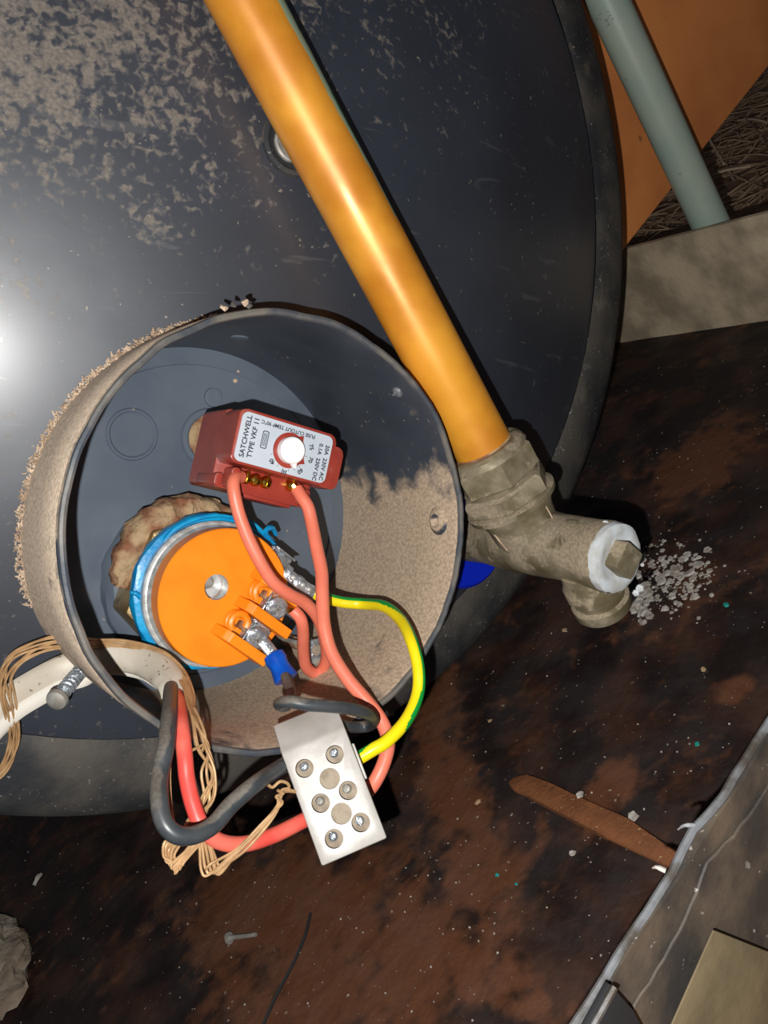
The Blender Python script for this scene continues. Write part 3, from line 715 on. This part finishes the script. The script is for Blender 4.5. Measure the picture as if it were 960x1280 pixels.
# brass terminal screws
tl = lambda px, py, h: (TH.inverted() @ H(px, py, h))
for i, (px, py) in enumerate(((309, 597), (321, 600), (334, 603), (366, 607))):
    q = tl(px, py, .0455); mx = TH @ Matrix.Translation((q.x, q.y, .0425))
    bm = NB()
    lathe(bm, [(.0022, 0), (.0023, .0022), (.0017, .0032), (.0004, .0036)], mx, 16)
    if i != 1: box(bm, -.0002, .0002, -.0022, .0022, .0026, .0038, mx)
    obj('brass_screw', bm, 'brass', th_)
bm = NB(); q = tl(321, 600, .0455); mx = TH @ Matrix.Translation((q.x, q.y, .0425)); box(bm, -.0055, .0055, -.0016, .0016, 0, .0014, mx, .0004); obj('brass_bar', bm, 'brass', th_)
# label with print
bm = NB(); prism(bm, rrect(-.0178, -.0084, .0174, .0083, .0022), .0549, .0552, TH); lab = obj('label_plate', bm, 'label', th_, smooth=False)
kq = tl(362, 563, .0555); KX, KY = kq.x, kq.y
def tmx(x, y, rot, h=.05525): return TH @ Matrix.Translation((x, y, h)) @ Matrix.Rotation(rot, 4, 'Z')
text('lettering', 'SATCHWELL', tmx(-.0152, .0002, PI / 2), .0025, lab, bold=.00005)
text('lettering', 'TYPE VKF 11', tmx(-.0124, .0004, PI / 2), .0025, lab, bold=.00005)
text('lettering', 'FUSE CUTOUT TEMP 90°C', tmx(-.0004, .0065, PI), .0018, lab, bold=.00003)
text('lettering', '20A  230V AC', tmx(.0156, -.0012, -PI / 2), .0021, lab, bold=.00005)
text('lettering', '0.1A  230V DC', tmx(.0130, -.0016, -PI / 2), .0021, lab, bold=.00005)
for s, px, py, rt_ in (('75', 389, 559, None), ('70', 388, 575, None), ('60', 375, 589, None), ('50', 355, 590, None), ('40', 340, 577, None)):
    q = tl(px, py, .0552); t = math.atan2(q.y - KY, q.x - KX)
    text('lettering', s, tmx(q.x, q.y, t - PI / 2), .0021, lab, bold=.00005)
for i in range(9):
    t = math.radians(-155 + i * 19); bm = NB(); box(bm, .0064, .0071, -.00007, .00007, 0, .00006, tmx(KX, KY, t, .0552)); obj('dial_mark', bm, 'ink', lab, smooth=False)
# maker's emblem: rounded box with bars
bm = NB(); o_, i_ = rrect(-.0012, -.0030, .0012, .0030, .0006, 3), rrect(-.0009, -.0027, .0009, .0027, .0004, 3)
mx = tmx(-.0083, .0008, 0)
vo = [bm.verts.new(mx @ Vector((x, y, .00006))) for x, y in o_]; vi = [bm.verts.new(mx @ Vector((x, y, .00006))) for x, y in i_]
for i in range(len(vo)): bm.faces.new((vo[i], vo[(i + 1) % len(vo)], vi[(i + 1) % len(vo)], vi[i]))
for k_ in range(3): box(bm, -.0006 + k_ * .0005, -.0004 + k_ * .0005, -.0022, .0022, 0, .00006, mx)
obj('emblem', bm, 'ink', lab, smooth=False)
# dial well and knob
bm = NB(); lathe(bm, [(.0061, 0), (.0061, .00025), (.0056, .0003), (.0002, .0003)], tmx(KX, KY, 0, .0551), 36)
for t in (55, -25): mx = tmx(KX, KY, math.radians(t), .0551); prism(bm, [(.0055, -.0016), (.0075, 0), (.0055, .0016)], 0, .0003, mx)
obj('dial_well', bm, 'red', th_, smooth=False)
bm = NB(); lathe(bm, [(.0046, .0002), (.0046, .0028), (.0042, .0033), (.0002, .0034)], tmx(KX, KY, 0, .0551), 36); 
prism(bm, [(.0038, -.0012), (.0062, -.0004), (.0062, .0004), (.0038, .0012)], .0005, .0026, tmx(KX, KY, math.radians(-66), .0551), .0002)
obj('knob', bm, 'knob', th_, label='round white pointer knob')
bm = NB(); q = TH.inverted() @ (F @ Vector((*AB(262, 548, 0), 0))); lathe(bm, [(.0030, .0012), (.0030, .0228)], TH @ Matrix.Translation((q.x + .002, q.y, 0)), 16); obj('stem', bm, 'oldbrass', th_)

# ------------------------------------------------------------------ connector block
bz = .257
bc = P(417, 994, bz)
vx = (P(481, 1043, bz) - P(405, 1080, bz)).normalized(); nb = (CAM - bc).normalized() + (M3 @ Vector((-.03, .02, 0))); nb.normalize()
vy = (P(392, 926, bz) - P(443, 1061, bz)).normalized(); vy = (vy - nb * vy.dot(nb)).normalized(); vx = vy.cross(nb)
BL = frame(bc, vx, vy, nb)
bl = thing('connector_block', BL, 'white three-way connector block with screw wells, hanging on the wires', 'connector block')
q = [BL.inverted() @ P(*p, bz) for p in ((350, 943), (434, 909), (481, 1043), (405, 1080))]
bw = .0101; y1 = .0168; y0 = -.0168
prof = [(y0, 0), (y1, 0), (y1 + .0095, -.0075), (y1 + .0095, -.0125), (y1 + .004, -.0165), (y0, -.0165)]
bm = NB(); mx = BL @ Matrix(((0, 0, 1, 0), (1, 0, 0, 0), (0, 1, 0, 0), (0, 0, 0, 1)))
prism(bm, prof, -bw, bw, mx, .0007)
body = obj('body', bm, ['block', 'well'], bl, sharp=30)
cut = NB(); wells = [(380, 960), (418, 942), (401, 1004), (435, 988), (418, 1048), (451, 1028), (412, 973), (427, 1017)]
lw = [BL.inverted() @ P(*p, bz) for p in wells]
for i, p in enumerate(lw): lathe(cut, [(.0027 if i < 6 else .0030, -.0042 if i < 6 else -.0018), (.0027 if i < 6 else .0030, .004)], BL @ Matrix.Translation((p.x, p.y, 0)), 24)
body2 = body; boolean(body, cut)
for f in body.data.polygons:
    c = f.center
    if -.0060 < c.z < -.0002 and any(math.hypot(c.x - p.x, c.y - p.y) < .0031 for p in lw): f.material_index = 1
if len(body.data.materials) < 2: body.data.materials.append(MT['well'])
for i, p in enumerate(lw[:6]):
    mx = BL @ Matrix.Translation((p.x, p.y, -.0042)) @ Matrix.Rotation(.6 + i * .7, 4, 'Z')
    bm = NB(); lathe(bm, [(.0026, 0), (.0026, .0003), (.0012, .0007), (.0003, .0007)], mx, 16); obj('well_dust', bm, 'well', bl)
    m_ = BL @ Matrix.Translation((p.x, p.y + .0006, -.0040)) @ Matrix.Rotation(.4 + i * .25, 4, 'Z') @ Matrix.Rotation(-.25, 4, 'X')
    bm = NB(); lathe(bm, [(.0014, 0), (.0014, .0008), (.0010, .0013), (.0003, .0014)], m_, 14)
    box(bm, -.0013, .0013, -.0002, .0002, .0010, .0017, m_); obj('terminal_screw', bm, 'steel' if i in (0, 1, 4, 5) else 'dullsteel', bl)
for s in (-1, 1):
    for (px, py) in (((453, 948),) if s > 0 else ((349, 960),)):
        p = BL.inverted() @ P(px, py, bz); bm = NB(); box(bm, s * bw - .0002, s * bw + .0009, -.0055 + (p.y), .0055 + (p.y), -.0125, -.0030, BL, .0003); obj('entry_frame', bm, 'block', bl)

# ------------------------------------------------------------------ wires (heights above the face plane)
def wire(name, pts, r, m, label, cat='wire', **kw):
    bm = NB(); tube(bm, [H(*p) for p in pts], r, 14, **kw); return tag(obj(name, bm, m), label, cat)
sal = thing('salmon_jumper_wire', H(292, 597, .046), 'short salmon-red wire looping from thermostat down to the right element terminal', 'wire')
bm = NB(); tube(bm, [H(*p) for p in ((301, 596, .047), (293, 599, .050), (292, 612, .052), (298, 640, .053), (310, 672, .054), (326, 704, .055), (342, 728, .055), (362, 743, .054), (383, 755, .052), (398, 774, .049), (406, 800, .044),
     (408, 822, .038), (402, 838, .034), (392, 841, .033), (382, 832, .035), (379, 812, .040), (379, 792, .045), (376, 774, .048), (366, 762, .047))], .0022, 14); obj('insulation', bm, 'salmon', sal)
bm = NB(); tube(bm, [H(368, 764, .047), H(360, 761, .0455), H(352, 757, .045)], .0013, 8); obj('bare_end', bm, 'brass', sal)
sal2 = thing('salmon_feed_wire', H(370, 612, .045), 'long salmon-red wire from thermostat passing behind the connector block', 'wire')
bm = NB(); tube(bm, [H(*p) for p in ((371, 611, .046), (377, 621, .048), (385, 634, .050), (390, 655, .052), (396, 685, .056), (402, 715, .060), (403, 745, .064), (405, 780, .068), (414, 815, .072), (434, 848, .078), (458, 876, .084),
     (476, 900, .088), (485, 925, .092), (481, 950, .094), (468, 978, .094), (450, 1000, .090))], .0023, 14); obj('insulation', bm, 'salmon', sal2)
bm = NB(); tube(bm, [H(366, 606, .0455), H(373, 614, .0465)], .0012, 8, smooth=False); obj('bare_end', bm, 'brass', sal2)
# earth wire, green stripe on the outer side
ey = thing('earth_wire', H(385, 735, .045), 'green and yellow striped wire curving from the earth tab to the connector block', 'wire')
epts = [H(*p) for p in ((393, 742, .042), (408, 748, .044), (430, 753, .046), (455, 755, .050), (480, 758, .062), (500, 774, .074), (514, 800, .086), (523, 835, .092), (522, 868, .095), (508, 900, .098), (484, 926, .099), (466, 937, .098), (448, 948, .096))]
def gdir(t):
    vv = M3 @ Vector((0, 1, 0)); rr = M3 @ Vector((1, 0, 0))
    if t < .35: return vv * 1.0 + rr * .2
    if t < .45: k = (t - .35) / .1; return vv * (1 - k) + rr * (k + .2)
    if t < .75: return rr * 1.0 + vv * .1
    if t < .85: k = (t - .75) / .1; return rr * (1 - k) * 1. + vv * (.1) + (M3 @ Vector((0, 0, -1))) * k
    k = (t - .85) / .15; return (M3 @ Vector((0, 0, -1))) * (1 - k) + vv * k * 1.2 - rr * .4 * k
bm = NB(); tube(bm, epts,   .0021, 32, green=gdir, per=12); obj('insulation', bm, ['yellow', 'green'], ey)
bm = NB(); tube(bm, [H(354, 712, .0385), H(363, 720, .0395), H(372, 727, .041), H(382, 735, .0415), H(396, 744, .042)], [.0030, .0022, .0026, .0024, .0026], 12, flat=(N, .5)); obj('crimp_lug', bm, 'steel', ey, label='bright metal crimp lug'); lug = bpy.data.objects[[o.name for o in ey.children][-1]]
bm = NB()
for (px, py, h) in ((366, 722, .0412), (378, 731, .0424), (386, 737, .0430)):
    bmesh.ops.create_uvsphere(bm, u_segments=10, v_segments=6, radius=.0012, matrix=Matrix.Translation(H(px, py, h)))
obj('crimp_dents', bm, 'washer', lug)
# black wire with blue crimp, looping over the block
bk = thing('black_jumper_wire', H(352, 830, .05), 'black wire with a blue crimp looping over the top of the connector block', 'wire')
bm = NB(); tube(bm, [H(*p) for p in ((357, 846, .058), (362, 860, .066), (364, 874, .076), (356, 882, .086), (349, 880, .094), (362, 877, .101), (385, 881, .104), (412, 883, .105), (438, 886, .104), (458, 892, .101), (467, 900, .096), (462, 907, .090), (448, 909, .088), (432, 908, .090), (418, 905, .091))], .00185, 14)
obj('insulation', bm, 'blackwire', bk)
p0, p1 = H(341, 817, .0495), H(358, 849, .0555); am = axis(p0, p1 - p0); L_ = (p1 - p0).length
bm = NB(); lathe(bm, [(.0026, 0), (.0037, .0006), (.0039, L_ * .25), (.0034, L_ * .5), (.0038, L_ * .7), (.0044, L_ * .97), (.0041, L_)], am, 16); obj('crimp_sleeve', bm, 'crimp', bk, label='bright blue crimp sleeve')
bm = NB(); tube(bm, [H(328, 801, .047), H(337, 812, .0485), H(342, 819, .0495)], .0022, 10, flat=(N, .4)); obj('ring_tongue', bm, 'steel', bk)
# incoming cable, white sheath
cb = thing('white_cable', D(20, 870, .006), 'white sheathed mains cable entering the housing through its lower left side', 'cable')
wa = [D(-60, 960, .006), D(-25, 915, .006), D(10, 878, .006), D(45, 855, .007), D(78, 838, .009)]
wb = [H(125, 824, .026), H(150, 821, .030), H(178, 826, .036), H(200, 838, .044), (H(214, 853, .051)), H(221, 868, .056)]
mid = (wa[-1] + wb[0]) / 2 + N * .001
bm = NB(); tube(bm, wa + [mid] + wb, .0052, 18, flat=(N, .55)); obj('sheath', bm, 'white_cable', cb)
bm = NB(); tube(bm, [x + (M3 @ Vector((.0018, -.0046, .001))) * 1 for x in wa] + [mid + M3 @ Vector((.0012, -.0044, .001))] + [x + (M3 @ Vector((-.0004, -.0040, -.001))) for x in wb[:4]], .0025, 10, flat=(N, .5)); obj('sheath_fold', bm, 'white_cable_in', cb)
bm = NB()
for i in range(7):
    p = H(221 + random.uniform(-9, 9), 868 + random.uniform(-3, 4), .057 + random.uniform(-.002, .002)); tube(bm, [p, p + (M3 @ Vector((random.uniform(-.0005, .002), -.0035, .001)))], [.0014, .0006], 6, smooth=False)
obj('torn_end', bm, 'white_cable_in', cb, label='torn white end of the sheath')
bm = NB(); tube(bm, [H(*p) for p in ((214, 860, .055), (213, 876, .068), (211, 900, .082), (207, 935, .092), (200, 968, .096), (199, 1000, .104), (205, 1028, .108), (222, 1044, .110), (246, 1043, .110), (268, 1030, .108), (290, 1005, .106), (318, 981, .104), (343, 964, .095), (364, 951, .088))], .0024, 14)
obj('black_core', bm, 'blackwire', cb, label='black insulated core')
bm = NB(); tube(bm, [H(*p) for p in ((219, 864, .053), (223, 880, .067), (227, 910, .082), (231, 945, .088), (234, 975, .091), (242, 1008, .095), (254, 1035, .098), (275, 1052, .098), (305, 1055, .097), (340, 1045, .096), (375, 1028, .095), (405, 1012, .092))], .0023, 14)
obj('red_core', bm, 'redwire', cb, label='red insulated core')

# tan bare strands: outside, through the wall, then zigzag
bs_ = thing('earth_strands', D(20, 850, .008), 'bundle of thin tan bare strands zigzagging below the cable', 'wire')
def jit(p, s): return p + Vector([random.gauss(0, s) for _ in range(3)])
for k_ in range(7):
    off = (k_ - 3) * .00075; o2 = random.uniform(-.0003, .0003)
    A = [D(-30, 990, .009), D(4, 962, .010), D(17, 930, .010), D(16, 900, .010), D(8, 872, .011), D(6, 848, .012), D(18, 825, .013), D(42, 811, .013), D(72, 803, .014)]
    B = [H(122, 807, .028), H(150, 808, .032), H(180, 812, .037), H(205, 822, .043), H(225, 840, .050), H(236, 862, .060), H(241, 885, .070), H(246, 905, .080)]
    ru = random.uniform; Cc = [H(253 + ru(-9, 9), 935, .085 + ru(0, .002)), H(259 + ru(-13, 11), 965, .088 + ru(0, .003)), H(255 + ru(-14, 12), 1000, .090 + ru(0, .003)), H(241 + ru(-10, 10), 1030, .096)]
    pathf = A + [(A[-1] + B[0]) / 2] + B
    side = []
    for i, p in enumerate(pathf):
        t = (pathf[min(i + 1, len(pathf) - 1)] - pathf[max(i - 1, 0)]).normalized(); sd = t.cross(N).normalized()
        ph_ = i * .55 + k_ * .9; out_ = i < len(A) + 1
        side.append(p + sd * (.0017 * math.sin(ph_) + off * .25 if out_ else off * .8) + N * (.0007 * math.cos(ph_) if out_ else o2 - abs(off) * .3) + sd * random.uniform(-.0003, .0003))
    ru = random.uniform; q_ = k_ / 6
    zz = [(228 + ru(-8, 8), 1050, .098), (206 + 10 * q_ + ru(-2, 2), 1052 + 16 * q_, .098 + ru(0, .002)), (204 + 16 * q_ + ru(-2, 2), 1072 + 6 * q_ + ru(-3, 3), .099), (214 + 14 * q_, 1078 + ru(-4, 12), .100), (216 + 14 * q_, 1080 + ru(-4, 12), .100), (236 + 10 * q_ + ru(-4, 4), 1060, .099), (246 + 14 * q_ + ru(-3, 3), 1048, .098),
          (252 + 20 * q_ + ru(-2, 2), 1074 + 16 * ru(0, 1), .099), (262 + 14 * q_, 1088 + ru(-10, 5), .100), (296 + 4 * q_ + ru(-2, 3), 1060 + 6 * q_, .100), (326 + ru(-2, 3), 1030 + 10 * q_, .100), (346, 1008 + 6 * q_, .100), (349 + ru(-3, 3), 995, .100), (357, 988 + ru(-2, 2), .099), (372, 990, .098)]
    bm = NB(); tube(bm, side + Cc + [H(*z) for z in zz], .00042, 6, per=5); obj('strand', bm, 'strand', bs_)
for (pts) in ([(350, 1000, .1005), (352, 988, .101), (361, 985, .1015), (359, 979, .102), (350, 977, .102), (341, 984, .102), (335, 981, .102)],
              [(215, 925, .086), (212, 960, .090), (213, 1000, .094), (218, 1030, .098), (228, 1046, .099)], [(243, 885, .072), (252, 905, .080), (257, 925, .084), (252, 940, .086)],
              [(256, 930, .086), (240, 938, .087), (222, 948, .088)], [(345, 1012, .1005), (353, 1003, .101), (345, 996, .1015), (354, 992, .101), (347, 988, .101)]):
    bm = NB(); tube(bm, [H(*z) for z in pts], .00045, 6, per=6); obj('strand', bm, 'strand', bs_)

# long self-tapping screw standing out of the housing wall
s0, s1 = D(70, 876, .032), D(106, 832, .013)
ss = thing('housing_screw', s0, 'long bright self-tapping screw sticking out at the lower left of the housing', 'screw')
ax = axis(s0, s1 - s0); L_ = (s1 - s0).length
bm = NB(); lathe(bm, [(.0003, -.0012), (.0020, -.0010), (.0031, -.0002), (.0034, .0008), (.0034, .0014), (.0018, .0022)], ax, 20); obj('head', bm, 'dullsteel', ss)
bm = NB(); lathe(bm, [(.0017, .002), (.0017, L_)], ax, 12, cap=True)
hp = []
for i in range(9 * 12 + 1):
    t = 2 * PI * i / 12; hp.append(ax @ Vector((.0021 * math.cos(t), .0021 * math.sin(t), .003 + (L_ - .003) * i / 108)))
tube(bm, hp, .00045, 5, smooth=False); obj('thread', bm, 'steel', ss)

# ------------------------------------------------------------------ orange pipe, valve body and fittings
J = P(666, 676, .342); p1 = P(300, -9, .272)
ad = (p1 - J).normalized(); vr = (M3 @ Vector((1, .55, 0)))
vrn = (vr - ad * vr.dot(ad)).normalized()
pj = J + ad * .042
PX = axis(pj, ad, vrn)
pp = thing('copper_pipe', PX, 'orange lacquered pipe with green paint down one side, rising from the valve', 'pipe')
bm = NB(); lathe(bm, [(.0111, -.012), (.0111, .05), (.0111, .10), (.0111, .15), (.0111, .42)], PX, 48); obj('pipe_wall', bm, 'pipe', pp)
bm = NB(); lathe(bm, [(.01115, .0008), (.0114, .0012), (.0114, .0018), (.01115, .0022)], PX, 48, cap=False); obj('solder_ring', bm, 'rust', pp)

vb = P(768, 697, .310); vd = (vb - J).normalized()
fi = thing('drain_valve', J - Vector((0, 0, .02)), 'dirty brass tee valve joining the orange pipe to the heater', 'valve')
back = H(566, 668, .010)
bm = NB(); tb = axis(J, vd)
lv = (vb - J).length
lathe(bm, [(.0118, -.012), (.0132, -.004), (.0130, .006), (.0124, .016), (.0126, lv - .008), (.0130, lv - .002), (.0126, lv - .0005)], tb, 40, jit=.01)
obj('run', bm, 'fitting', fi)
bm = NB(); ab_ = axis(J, back - J); lb = (back - J).length
lathe(bm, [(.0128, -.004), (.0132, .004), (.0128, .016), (.0112, .030), (.0112, lb + .004)], ab_, 36, jit=.01); obj('inlet', bm, 'fitting', fi)
ja = axis(J, ad, vrn)
bm = NB(); lathe(bm, [(.0120, -.004), (.0130, .006), (.0136, .0125), (.0150, .0165), (.0152, .0185)], ja, 40, jit=.012); obj('branch', bm, 'fitting', fi)
def hexnut(bm, r, z0, z1, rot):
    mx = ja @ Matrix.Rotation(rot, 4, 'Z'); seg = 48; rings = []
    for z, k_ in ((z0, .93), (z0 + .0012, 1), (z1 - .0012, 1), (z1, .93)):
        ring = []
        for i in range(seg):
            t = 2 * PI * i / seg; hx = math.cos(PI / 6) / math.cos((t % (PI / 3)) - PI / 6); rr = min(r * hx / .98, r * 1.0) * k_ if k_ < 1 else r * hx * 1.02
            ring.append(bm.verts.new(mx @ Vector((rr * math.cos(t), rr * math.sin(t), z))))
        rings.append(ring)
    for a, b in zip(rings, rings[1:]):
        for i in range(seg): bm.faces.new((a[i], a[(i + 1) % seg], b[(i + 1) % seg], b[i]))
    bm.faces.new(rings[0]); bm.faces.new(rings[-1])
bm = NB(); lathe(bm, [(.0150, .0182), (.0178, .0186), (.0180, .0204), (.0168, .0212)], ja, 44, jit=.01); hexnut(bm, .0174, .0205, .0285, .2); obj('lower_nut', bm, 'fitting', fi)
bm = NB(); lathe(bm, [(.0150, .0284), (.0154, .0302)], ja, 40); obj('neck', bm, 'fitting', fi)
bm = NB(); hexnut(bm, .0166, .0295, .0405, .55); lathe(bm, [(.0160, .040), (.0150, .0425), (.0135, .0436), (.0116, .0436)], ja, 44, jit=.02); obj('upper_nut', bm, 'fitting', fi)
# white tape ring and square plug
bm = NB(); lathe(bm, [(.0124, -.0022), (.0128, -.0005), (.0124, .0014), (.0105, .0022), (.0085, .0020), (.0072, .0014)], axis(vb, vd), 40, jit=.05); obj('thread_tape', bm, 'ptfe', fi, label='white thread tape around the plug')
bm = NB(); sq = rrect(-.0052, -.0052, .0052, .0052, .0012, 3); prism(bm, sq, -.002, .0068, axis(vb, vd) @ Matrix.Rotation(.35, 4, 'Z'), .0006); obj('square_plug', bm, 'fitting', fi, label='square brass plug head')
bm = NB()
for (px, py, s_) in ((757, 655, .0016), (763, 656, .0014), (770, 658, .0012), (800, 735, .0016), (795, 741, .0014), (803, 706, .0008)):
    bmesh.ops.create_icosphere(bm, subdivisions=1, radius=s_, matrix=Matrix.Translation(P(px, py, .309)))
obj('tape_crumbs', bm, 'ptfe', fi)
bm = NB()
for i in range(46):
    t = random.uniform(2.2, 4.6) ; p = axis(vb, vd) @ Vector((.0125 * math.cos(t), .0125 * math.sin(t), random.uniform(-.004, .0002)))
    bmesh.ops.create_icosphere(bm, subdivisions=1, radius=random.uniform(.0003, .0007), matrix=Matrix.Translation(p))
o = obj('scale_beads', bm, 'crust', fi); o['kind'] = 'stuff'
# outlet stub
K = P(724, 692, .318); k2 = P(755, 760, .331); od = axis(K, k2 - K); lk = (k2 - K).length
bm = NB(); lathe(bm, [(.0098, .006), (.0102, lk - .016), (.0112, lk - .0145), (.0112, lk - .0095), (.0098, lk - .0085), (.0098, lk - .006), (.0112, lk - .005), (.0112, lk - .0012), (.0104, lk), (.0002, lk + .0004)], od, 40, jit=.008); obj('outlet', bm, 'fitting', fi)
bm = NB(); flake(bm, P(697, 674, .325), .0012); obj('teal_fleck', bm, 'teal', fi, smooth=False)
# torn seams / mould lines
for pts in ([(682, 632, .3265), (692, 652, .3255), (690, 668, .3255), (676, 688, .3265)], [(608, 652, .333), (618, 668, .3325), (634, 688, .333)]):
    bm = NB(); tube(bm, [P(*q) for q in pts], .0003, 6); obj('mould_line', bm, 'foam', fi)
